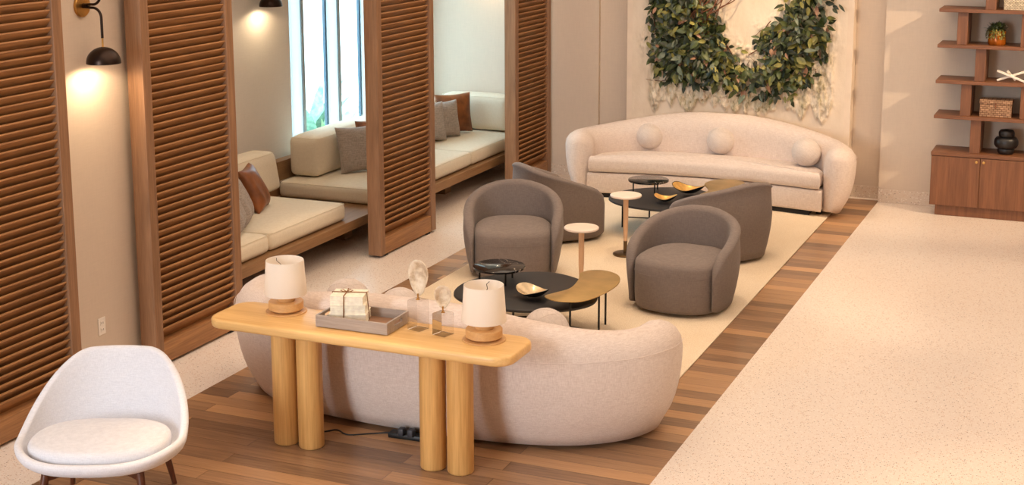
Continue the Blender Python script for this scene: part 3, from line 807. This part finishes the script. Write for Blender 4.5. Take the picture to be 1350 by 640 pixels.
for y0, y1, l in ((8.40, 9.44, 'linen bench seat cushion nearest the camera, right of the second shutter'), (9.45, 10.66, 'linen bench seat cushion beside the bare oak gap, cognac pillow at its back'),
                  (11.22, 12.33, 'linen bench seat cushion beyond the bare oak gap, under the grey pillow at the window'), (12.34, 13.27, 'linen bench seat cushion right of the free-standing shutter, nearer of the two there'), (13.28, 14.64, 'farthest linen bench seat cushion, in the booth corner')):
    soft_box('seat_cushion', l, 'cushion', -6.93 if y0 < 11 else -7.17, FX-.06, y0, y1, .311, .465, .045, 0, G)
G = 'linen back cushions on the window bench'
for y0, y1, l in ((8.45, 9.60, 'linen back cushion hidden mostly behind the second shutter'), (9.62, 10.86, 'linen back cushion behind the cognac leather pillow, left of the bare wood back panel'),):
    soft_box('back_cushion', l, 'cushion', -7.13, -6.88, y0, y1, .482, .83, .06, .06, G)
for y0, y1, l in ((11.40, 12.76, 'thick linen back cushion under the window, first after the bare oak gap'), (12.77, 14.2, 'linen back cushion farther along the window, mostly behind the free-standing shutter')):
    soft_box('back_cushion', l, 'cushion', -7.16, -6.84, y0, y1, .484, .86, .06, .0, G)
soft_box('back_cushion', 'linen back cushion on the end wall, left of the farthest shutter', 'cushion', -7.02, -6.2, 14.38, 14.64, .484, .87, .06, 0, G)

def pillow(label, mat, x, y, z, nx, ny, s, tilt, T=.075, group='throw pillows on the window bench', roll=0):
    b = B(); N = 16; rows = {}
    def P(u, v, side):
        fx = 1-.07*(1-abs(v)**2)*1.0 if abs(u) > .0 else 1
        px = s/2*u*(1-.08*(1-v*v)*abs(u)); pz = s/2*v*(1-.08*(1-u*u)*abs(v))
        th = T*((1-u**4)*(1-v**4))**.55*(1+.10*math.sin(5*u+3*v))
        return Vector((px, side*th, pz))
    g = {}
    for side in (-1, 1):
        for i in range(N+1):
            for j in range(N+1):
                u = math.sin(PI/2*(2*i/N-1)); v = math.sin(PI/2*(2*j/N-1))
                ed = i in (0, N) or j in (0, N); key = (0 if ed else side, i, j)
                if key not in g: g[key] = b.bm.verts.new(P(u, v, side))
    K = lambda side, i, j: g[(0 if i in (0, N) or j in (0, N) else side, i, j)]
    for side in (-1, 1):
        for i in range(N):
            for j in range(N): b.face((K(side, i, j), K(side, i+1, j), K(side, i+1, j+1), K(side, i, j+1)))
    M3 = Matrix.Rotation(face(nx, ny), 4, 'Z') @ Matrix.Rotation(-tilt, 4, 'X') @ Matrix.Rotation(roll, 4, 'Y')
    bmesh.ops.transform(b.bm, matrix=M3, verts=b.bm.verts[:])
    zm = min(v.co.z for v in b.bm.verts)
    bmesh.ops.translate(b.bm, vec=(0, 0, -zm), verts=b.bm.verts[:])
    o = b.build('throw_pillow', mat, None, angle=180); o.location = (x, y, z)
    return tag(o, label, 'pillow', group)
SZ = .478
pillow('cognac leather throw pillow on the bench right of the second shutter', MAT['leather'], -6.68, 10.08, SZ, .93, .36, .40, .42)
pillow('grey woven throw pillow leaning in front of the cognac one by the second shutter', MAT['pillow_grey'], -6.52, 9.62, SZ, .90, .44, .38, .36)
pillow('grey woven throw pillow half hidden at the second shutter edge', MAT['pillow_grey'], -6.40, 9.34, SZ, .88, .48, .36, .34)
pillow('square grey woven throw pillow under the window, left of the free-standing shutter', MAT['pillow_grey'], -6.64, 11.84, SZ+.01, .80, -.60, .45, .30)
pillow('cognac leather throw pillow tucked behind the square grey pillow under the window', MAT['leather'], -6.70, 12.28, SZ+.01, .92, -.40, .44, .22)
pillow('grey throw pillow barely showing behind the cognac one under the window', MAT['pillow_grey'], -6.68, 12.72, SZ+.01, .95, -.30, .44, .20)
pillow('nearer grey throw pillow right of the free-standing shutter', MAT['pillow_grey'], -6.74, 13.50, SZ+.01, .84, -.54, .42, .20)
pillow('grey throw pillow between the nearer grey one and the cognac one in the far booth', MAT['pillow_grey'], -6.70, 13.80, SZ+.01, .88, -.48, .40, .18)
pillow('cognac leather throw pillow against the end wall cushion of the far booth', MAT['leather'], -6.72, 14.10, SZ+.01, .80, -.60, .44, .14)

# ------------------------------------------------------------------ wall sconces, outlet
def sconce(label, loc, rz, power=9, first=[None]):
    """local +x points out of the wall; loc = plate centre on the wall"""
    R = Matrix.Rotation(rz, 4, 'Z'); p = R @ Vector((.15, 0, -.365))
    light('sconce_bulb', 'SPOT', (loc[0]+p.x, loc[1]+p.y, loc[2]+p.z), (loc[0]+p.x, loc[1]+p.y, 0), power, (1, .74, .46), spot_size=2.9, spot_blend=.35, shadow_soft_size=.03)
    if first[0]: return dup(first[0], loc, rz, label)
    t = thing('wall_sconce', label, 'wall lamp', loc, rz, 'dome wall sconces'); first[0] = t
    RY = Matrix.Rotation(PI/2, 4, 'Y')
    b = B(); b.lathe([(.001, 0), (.070, 0), (.070, .014), (.066, .018), (.001, .018)], seg=48); bmesh.ops.transform(b.bm, matrix=RY, verts=b.bm.verts[:]); b.build('wall_plate', MAT['brass'], t)
    b = B(); b.lathe([(.001, .018), (.016, .018), (.016, .05), (.001, .05)], seg=20); bmesh.ops.transform(b.bm, matrix=RY, verts=b.bm.verts[:]); b.build('hub', MAT['bronze'], t)
    def arc(sg):
        pts = [(.04, 0, sg*.008), (.075, 0, sg*.010)]
        for k in range(9):
            a = PI/2*k/8; pts.append((.09+.06*math.sin(a), 0, sg*(.010+.06*(1-math.cos(a)))))
        return pts
    b = B(); b.tube(arc(-1)+[(.15, 0, -.195)], .0085, 12); b.build('arm', MAT['bronze'], t)
    b = B(); b.tube(arc(1)+[(.15, 0, .34)], .0085, 12); b.build('arm', MAT['bronze'], t)
    b = B(); b.lathe([(.006, -.255), (.006, -.19)], .15, 0, 14); b.build('brass_rod', MAT['brass'], t)
    b = B(); pr = []
    for k in range(15):
        a = PI/2*k/14; pr.append((max(.004, .106*math.sin(a)), -.25-.098*(1-math.cos(a))))
    pr += [(.106, -.352), (.102, -.352)]
    for k in range(14, -1, -1):
        a = PI/2*k/14; pr.append((max(.003, .101*math.sin(a)), -.256-.094*(1-math.cos(a))))
    b.lathe(pr, .15, 0, 48, False, False); b.build('dome_shade', MAT['bronze'], t, angle=50)
    b = B(); b.lathe([(.001, -.29), (.02, -.295), (.03, -.32), (.024, -.345), (.001, -.357)], .15, 0, 20); b.build('bulb', MAT['bulb'], t)
    return t
sconce('dark bronze dome wall sconce on the pier between the first and second shutters', (-5.95, 7.15, 2.455), 0, 12)
sconce('dark bronze dome wall sconce on the booth wall left of the window', (-7.35, 11.25, 2.44), 0, 8)
sconce('dark bronze dome wall sconce on the booth end wall above the far bench', (-6.45, 14.67, 2.62), -PI/2, 9)
t = thing('wall_outlet', 'white wall outlet low on the pier above the white lounge chair', 'outlet', (-5.95, 7.17, .385))
b = B(); b.box(0, .006, -.035, .035, -.057, .057, .003); b.build('cover_plate', MAT['white_plastic'], t, smooth=False)
for z in (-.022, .022):
    b = B(); b.box(.006, .009, -.017, .017, z-.014, z+.014, .001); so = b.build('socket', MAT['white_plastic'], t, smooth=False)
    b = B(); b.box(.009, .0095, -.009, -.006, z-.005, z+.007); b.box(.009, .0095, .006, .009, z-.005, z+.007); b.build('slot', MAT['charcoal_plastic'], so, smooth=False)

# ------------------------------------------------------------------ planted wall art
AX0, AX1, AZ0, AZ1, AY = -4.88, -2.50, .30, 3.0, 14.55
art = thing('wall_art', 'large plaster wall panel with a U-shaped wreath of living leaves above the far sofa', 'wall art', ((AX0+AX1)/2, AY, AZ0))
ax, az = (AX0+AX1)/2, AZ0
b = B(); b.box(AX0-ax, AX1-ax, 0, .165, 0, AZ1-AZ0, .004); b.build('canvas_panel', plain('art_canvas', rgb(232, 214, 194), .8, 0, .2, .04, 6), art, smooth=False)
def wreath(x, z):
    """>0 inside the leafy U"""
    w = .16*noise.noise(Vector((x*2.6, z*2.6, 2)))+.10*noise.noise(Vector((x*7, z*5, 5)))
    o = (abs((x+3.68)/.93)**5+(abs((z-2.05)/1.0)**5 if z < 2.05 else 0))**(1/5)
    i = (abs((x+3.58)/.37)**1.6+(abs((z-2.1)/.66)**1.6 if z < 2.1 else 0))
    return min((1-o)*.9, (i-1)*.28)+w*.75
# plaster relief with drips below the leaves
NX, NZ = 230, 200; b = B(); grid = []
col = b.bm.loops.layers.float_color.new('patina_shade'); tone_mask = {}  # mask for the greenish stains and the painted crevice shade
def mask(x, z):
    drip = noise.noise(Vector((x*6, 4.1, .7)))*.20+noise.noise(Vector((x*17, 1.1, .2)))*.12
    low = smooth01((z-(.86+drip*.8))/.06)*smooth01((1.7-z)/.3)*smooth01((x+4.66)/.08)*smooth01((-2.64-x)/.08)
    return max(smooth01((wreath(x, z)+.16)/.22)*.8, low)
def relief(x, z, m):
    f = noise.fractal(Vector((x*6, z*3.0, .3)), 1, 2, 5); ridge = 1-abs(noise.noise(Vector((x*15, z*2.2, 1.2))))*2
    cl = noise.fractal(Vector((x*13, z*9, 3.3)), 1, 2.1, 5)
    lump = smooth01((cl+.02)/.10)*(.6+.4*noise.noise(Vector((x*30, z*26, 1))))
    return max(0, m*(.008+.035*max(0, f)+.038*lump+.022*max(0, ridge)**2))
for j in range(NZ+1):
    z = .72+(2.9-.72)*j/NZ; row = []
    for i in range(NX+1):
        x = AX0+.06+(AX1-AX0-.12)*i/NX; m = mask(x, z)
        v = b.bm.verts.new((x-ax, -.001-relief(x, z, m), z-az)); tone_mask[v] = m; row.append(v)
    grid.append(row)
for j in range(NZ):
    for i in range(NX):
        f = b.face((grid[j][i], grid[j][i+1], grid[j+1][i+1], grid[j+1][i]))
        for lp in f.loops: q = tone_mask[lp.vert]; lp[col] = (q, q, q, 1)
tm = NT('plaster_relief'); n1 = tm.noise(4.5, 5, tm.mapping((1.6, 1, .55)), .65); n2 = tm.noise(22, 5, tm.mapping((1.4, 1, .6)), .65)
at = tm.n('ShaderNodeAttribute', attribute_name='patina_shade')
stain_shade = tm.ramp(n1, [(.32, rgb(126, 120, 84)), (.42, rgb(188, 176, 140)), (.52, rgb(232, 216, 192)), (.68, rgb(240, 228, 210)), (.76, rgb(196, 190, 160))])
stain_shade = tm.mix(.45, stain_shade, tm.ramp(n2, [(.36, rgb(66, 54, 36)), (.46, rgb(198, 178, 146)), (.56, rgb(240, 226, 206))]))  # dark crevice tones: shade painted into the colour along the bump noise
faint = tm.ramp(tm.noise(3, 4, tm.mapping((1.2, 1, .6))), [(.4, rgb(226, 208, 186)), (.6, rgb(236, 220, 200))])
tm.color(tm.mix(at.outputs['Fac'], faint, stain_shade)); tm.bump(n2, .4, .012)
b.build('plaster_relief', tm.set(.7, 0, .3), art, angle=180)
# leaves
b = B()
def leaf(p, d, nrm, L, Wd, mi):
    d = d.normalized(); s = d.cross(nrm).normalized(); n = s.cross(d).normalized()
    bend = random.uniform(.05, .35)
    pr = [(0, .02), (.22, .75), (.5, 1), (.78, .62), (1, .02)]
    prev = None
    for q, w in pr:
        c = p+d*L*q-n*L*bend*q*q
        row = [b.bm.verts.new(c+s*Wd*w+n*Wd*w*.35), b.bm.verts.new(c), b.bm.verts.new(c-s*Wd*w+n*Wd*w*.35)]
        if prev:
            for k in (0, 1): b.face((prev[k], prev[k+1], row[k+1], row[k]), mi)
        prev = row
rnd = random.Random(11); count = 0; tries = 0
while count < 2700 and tries < 90000:
    tries += 1
    x = rnd.uniform(-4.72, -2.66); z = rnd.uniform(.90, 2.75); v = wreath(x, z)
    if v < .0 or rnd.random() > .30+v*3.0: continue
    if z < 1.22 and rnd.random() > .35+1.6*max(0, z-.92): continue
    dep = rnd.uniform(.03, .07+min(.20, v*.9)); count += 1
    ang = rnd.gauss(-PI/2, 1.2)
    d = Vector((math.cos(ang), -rnd.uniform(.05, .9), math.sin(ang)))
    nrm = Vector((rnd.gauss(0, .55), -1, rnd.gauss(.45, .5)))
    zone = noise.noise(Vector((x*2.8, z*2.8, 9)))
    q = rnd.random()+zone*.7
    mi = 0 if q < .50 else 1 if q < .80 else 2 if q < .96 else 3 if q < 1.08 else 2
    u = rnd.random()
    if u < .025: mi = 5
    elif u < .09: mi = 4
    L = rnd.uniform(.06, .125); leaf(Vector((x-ax, -dep, z-az)), d, nrm, L, L*rnd.uniform(.18, .30), mi)
# stray sprigs in the opening and at the right edge
for (x, z, k) in ((-3.80, 1.50, 7), (-3.66, 1.46, 6), (-3.88, 1.72, 8), (-3.36, 1.60, 5), (-2.68, 2.0, 8), (-4.05, 1.86, 8), (-3.45, 1.58, 7)):
    for _ in range(k):
        a = rnd.uniform(0, 2*PI); leaf(Vector((x-ax+rnd.uniform(-.05, .05), -rnd.uniform(.03, .10), z-az+rnd.uniform(-.06, .06))), Vector((math.cos(a), -.4, math.sin(a))), Vector((rnd.gauss(0, .3), -1, .4)), rnd.uniform(.06, .11), rnd.uniform(.014, .026), rnd.choice((0, 0, 1, 1, 2)))
b.build('foliage', LEAF, art, angle=180)
b = B()
for k in range(90):
    x = rnd.uniform(-4.6, -2.8); z = rnd.uniform(1.1, 2.5)
    if wreath(x, z) < .0: continue
    p = Vector((x-ax, -.03, z-az)); a = rnd.uniform(0, 2*PI); pts = [p]
    for i in range(6):
        a += rnd.gauss(0, .45); p = p+Vector((math.cos(a)*.05, rnd.uniform(-.03, .018), math.sin(a)*.05)); p.y = min(p.y, -.012); pts.append(p)
    b.tube(pts, [.006, .0055, .005, .0045, .004, .003, .002], 6)
for k in range(9):
    x = rnd.uniform(-4.25, -3.9); z = rnd.uniform(1.6, 1.8); b.tube(spline([Vector((x-ax, -.10, z-az)), Vector((x+rnd.uniform(-.1, .12)-ax, -.17, z+.15-az)), Vector((x+rnd.uniform(-.1, .28)-ax, -.13, z+.32-az)), Vector((x+rnd.uniform(-.1, .4)-ax, -.08, z+.5-az))], 5, False), .0055, 6)
for pts in (((-3.95, 1.80), (-3.86, 1.92), (-3.74, 1.98), (-3.62, 2.08)), ((-3.98, 1.75), (-3.93, 1.95), (-3.86, 2.1), (-3.84, 2.3)), ((-3.42, 1.50), (-3.36, 1.60), (-3.38, 1.72), (-3.33, 1.80)), ((-3.55, 1.44), (-3.42, 1.52), (-3.30, 1.55)), ((-4.02, 1.6), (-3.9, 1.62), (-3.8, 1.56), (-3.72, 1.44))):
    b.tube(spline([Vector((x-ax, -.05, z-az)) for x, z in pts], 5, False), .0055, 6)
b.build('branches', MAT['branch'], art)

# ------------------------------------------------------------------ bookcase
CX0, CX1, CY, CYB = -1.645, .46, 14.17, 14.555
bk = thing('bookcase', 'walnut bookcase with staggered uprights above closed cabinets, right end of the back wall', 'bookcase', (CX0, CY, 0))
def bb(name, x0, x1, y0, y1, z0, z1, m, par=bk, bev=.003):
    b = B(); b.box(x0-CX0, x1-CX0, y0-CY, y1-CY, z0, z1, bev); return b.build(name, m, par, smooth=False)
bb('plinth', CX0+.055, CX1-.05, CY+.03, CYB, 0, .10, MAT['case'])
bb('cabinet_body', CX0, CX1, CY+.022, CYB, .10, .592, MAT['case'])
bb('cabinet_top', CX0-.003, CX1+.003, CY-.003, CYB, .592, .627, MAT['case_h'])
ds = [CX0+.002, -1.190, -.70, -.21, .28]
ds = [CX0+.002, -1.189, -.663, -.137, CX1-.002]
for i in range(4):
    d = bb('door', ds[i]+.002, ds[i+1]-.002, CY, CY+.02, .104, .586, MAT['case'])
    kx = (ds[i+1]-.033) if i % 2 == 0 else (ds[i]+.033)
    b = B(); b.lathe([(.004, 0), (.004, .012), (.0125, .014), (.0125, .022), (.001, .024)], seg=20)
    bmesh.ops.transform(b.bm, matrix=Matrix.Translation((kx-CX0, 0, .553)) @ Matrix.Rotation(PI/2, 4, 'X'), verts=b.bm.verts[:]); b.build('knob', MAT['brass'], d)
SH = (.985, 1.325, 1.668, 2.008, 2.35)
for z in SH: bb('shelf', CX0+.005, CX1, CY, CYB, z-.032, z, MAT['case_h'])
lev = [.627]+list(SH)
ups = ((-1.30, -.86+.42), (-1.405, -.865), (-1.29, -.40), (-1.47, -.895), (-1.225, -.45))
for (za, zb, xs) in zip(lev, [s-.032 for s in SH], ups):
    for x in xs+((.12,) if x0 else ()):
        bb('upright', x, x+.095, CY+.035, CYB, za, zb, MAT['case'])
# on the shelves
t = thing('potted_succulent', 'small green succulent in an amber glass pot on the second visible shelf from the top', 'plant', (-1.115, 14.32, SH[2]))
b = B(); b.lathe([(.001, 0), (.072, 0), (.082, .012), (.084, .05), (.078, .10), (.083, .135), (.079, .137), (.074, .12), (.001, .118)], seg=40); b.build('pot', MAT['amber'], t)
b = B()
for k in range(260):
    a = rnd.uniform(0, 2*PI); e = rnd.uniform(.1, 1.45); r0 = rnd.uniform(0, .05)
    d = Vector((math.cos(a)*math.cos(e), math.sin(a)*math.cos(e), math.sin(e)))
    leaf(Vector((math.cos(a)*r0, math.sin(a)*r0, .125)) + d*rnd.uniform(0, .055), d, Vector((-math.sin(e)*math.cos(a), -math.sin(e)*math.sin(a), math.cos(e))), rnd.uniform(.035, .06), .009, rnd.choice((0, 1, 1, 4)))
for k in range(14):
    a = rnd.uniform(2.6, 5.6); 
    for q in range(9): leaf(Vector((math.cos(a)*(.075+.018*math.sin(q*.3)), math.sin(a)*(.075+.018*math.sin(q*.3)), .15-.011*q*rnd.uniform(.6, 1))), Vector((math.cos(a+rnd.gauss(0, .6)), math.sin(a), -.5)), Vector((math.cos(a), math.sin(a), .4)), .022, .007, rnd.choice((1, 2, 2, 3)))
b.build('leaves', LEAF, t, angle=180)
t = thing('crossed_sculpture', 'white crossed-bar sculpture on the middle shelf of the bookcase', 'sculpture', (-.965, 14.27, SH[1]))
for sg, y in ((1, -.013), (-1, .013)):
    b = B(); mm = Matrix.Translation((0, y, .058)) @ Matrix.Rotation(sg*.36, 4, 'Y'); b.box(-.135, .135, -.011, .011, -.010, .010, .002, 1, mm); b.build('bar', MAT['white_metal'], t, smooth=False)
b = B(); mm = Matrix.Translation((0, .036, .058)) @ Matrix.Rotation(.9, 4, 'Y') @ Matrix.Rotation(.5, 4, 'Z'); b.box(-.066, .066, -.011, .011, -.010, .010, .002, 1, mm); b.build('bar', MAT['white_metal'], t, smooth=False)
def woven(name, c1, c2, s):
    t = NT(name); w = t.n('ShaderNodeTexBrick'); w.inputs['Scale'].default_value = s; w.inputs['Color1'].default_value = c1; w.inputs['Color2'].default_value = tuple(x*.6 for x in c1[:3])+(1,); w.inputs['Mortar'].default_value = c2; w.inputs['Mortar Size'].default_value = .03
    t.l(t.mapping((1, 1, 1), 'Object', (PI/2, 0, 0)), w.inputs['Vector']); t.color(w.outputs['Color']); t.bump(w.outputs['Fac'], -.4, .004); return t.set(.8, 0, .2)
t = thing('lidded_box', 'tan woven lidded box on the bookcase shelf above the black vase', 'box', (-1.085, 14.33, SH[0]))
wv = woven('tan_weave', rgb(196, 156, 124), rgb(96, 64, 44), 13)
b = B(); b.box(-.145, .145, -.09, .09, 0, .122, .006); b.build('box_body', wv, t, smooth=False)
b = B(); b.box(-.150, .150, -.095, .095, .124, .162, .006); b.build('lid', wv, t, smooth=False)
b = B(); b.box(-.006, .006, -.099, -.094, .085, .140, .002); b.build('clasp', MAT['leather'], t, smooth=False)
t = thing('bubble_vase', 'black stacked-bulb vase on top of the cabinet', 'vase', (-.975, 14.31, .627))
b = B(); pr = [(.001, 0), (.06, 0)]
for (r, zc, hh) in ((.078, .035, .038), (.112, .112, .056), (.074, .196, .040)):
    for k in range(-6, 7):
        a = k/6*1.15; pr.append((r+(math.cos(a)-1)*r*.36, zc+hh*math.sin(a)))
pr += [(.03, .236), (.02, .232), (.001, .20)]
b.lathe(pr, seg=48); b.build('vase_body', MAT['black_vase'], t, angle=180)
t = thing('lidded_box', 'cream patterned woven box on the topmost visible shelf', 'box', (-.955, 14.32, SH[3]))
wv2 = woven('cream_weave', rgb(236, 224, 198), rgb(110, 90, 66), 20)
b = B(); b.box(-.11, .11, -.08, .08, 0, .07, .004); b.build('box_body', wv2, t, smooth=False)
b = B(); b.box(-.113, .113, -.083, .083, .071, .105, .004); b.build('lid', wv2, t, smooth=False)

# ------------------------------------------------------------------ plants outside the window
def outdoor_plant(label, x, y, n, L, w, seed, m):
    global b
    r = random.Random(seed); b = B()
    for k in range(n):
        a = r.uniform(0, 2*PI); e = r.uniform(.45, 1.3); d = Vector((math.cos(a)*math.cos(e), math.sin(a)*math.cos(e), math.sin(e)))
        random.seed(seed*100+k)
        leaf(Vector((math.cos(a)*.03, math.sin(a)*.03, 0)), d, Vector((-math.sin(e)*math.cos(a), -math.sin(e)*math.sin(a), math.cos(e))), L*r.uniform(.7, 1.1), w*r.uniform(.8, 1.2), 0)
    t = thing('garden_plant', label, 'plant', (x, y, -.1))
    b.build('leaves', m, t, angle=180)
outdoor_plant('broad-leaved green plant outside, at the left edge of the window', -8.9, 13.3, 22, 1.0, .085, 3, MAT['garden_leaf2'])
outdoor_plant('broad-leaved green plant outside the middle window pane', -9.3, 15.4, 22, 1.0, .085, 5, MAT['garden_leaf2'])
outdoor_plant('low bright green plant outside the middle window pane', -8.35, 14.2, 26, .62, .06, 8, MAT['garden_leaf'])
outdoor_plant('feathery green grass clump outside the right window pane', -8.6, 17.6, 120, 1.25, .016, 9, MAT['garden_leaf'])
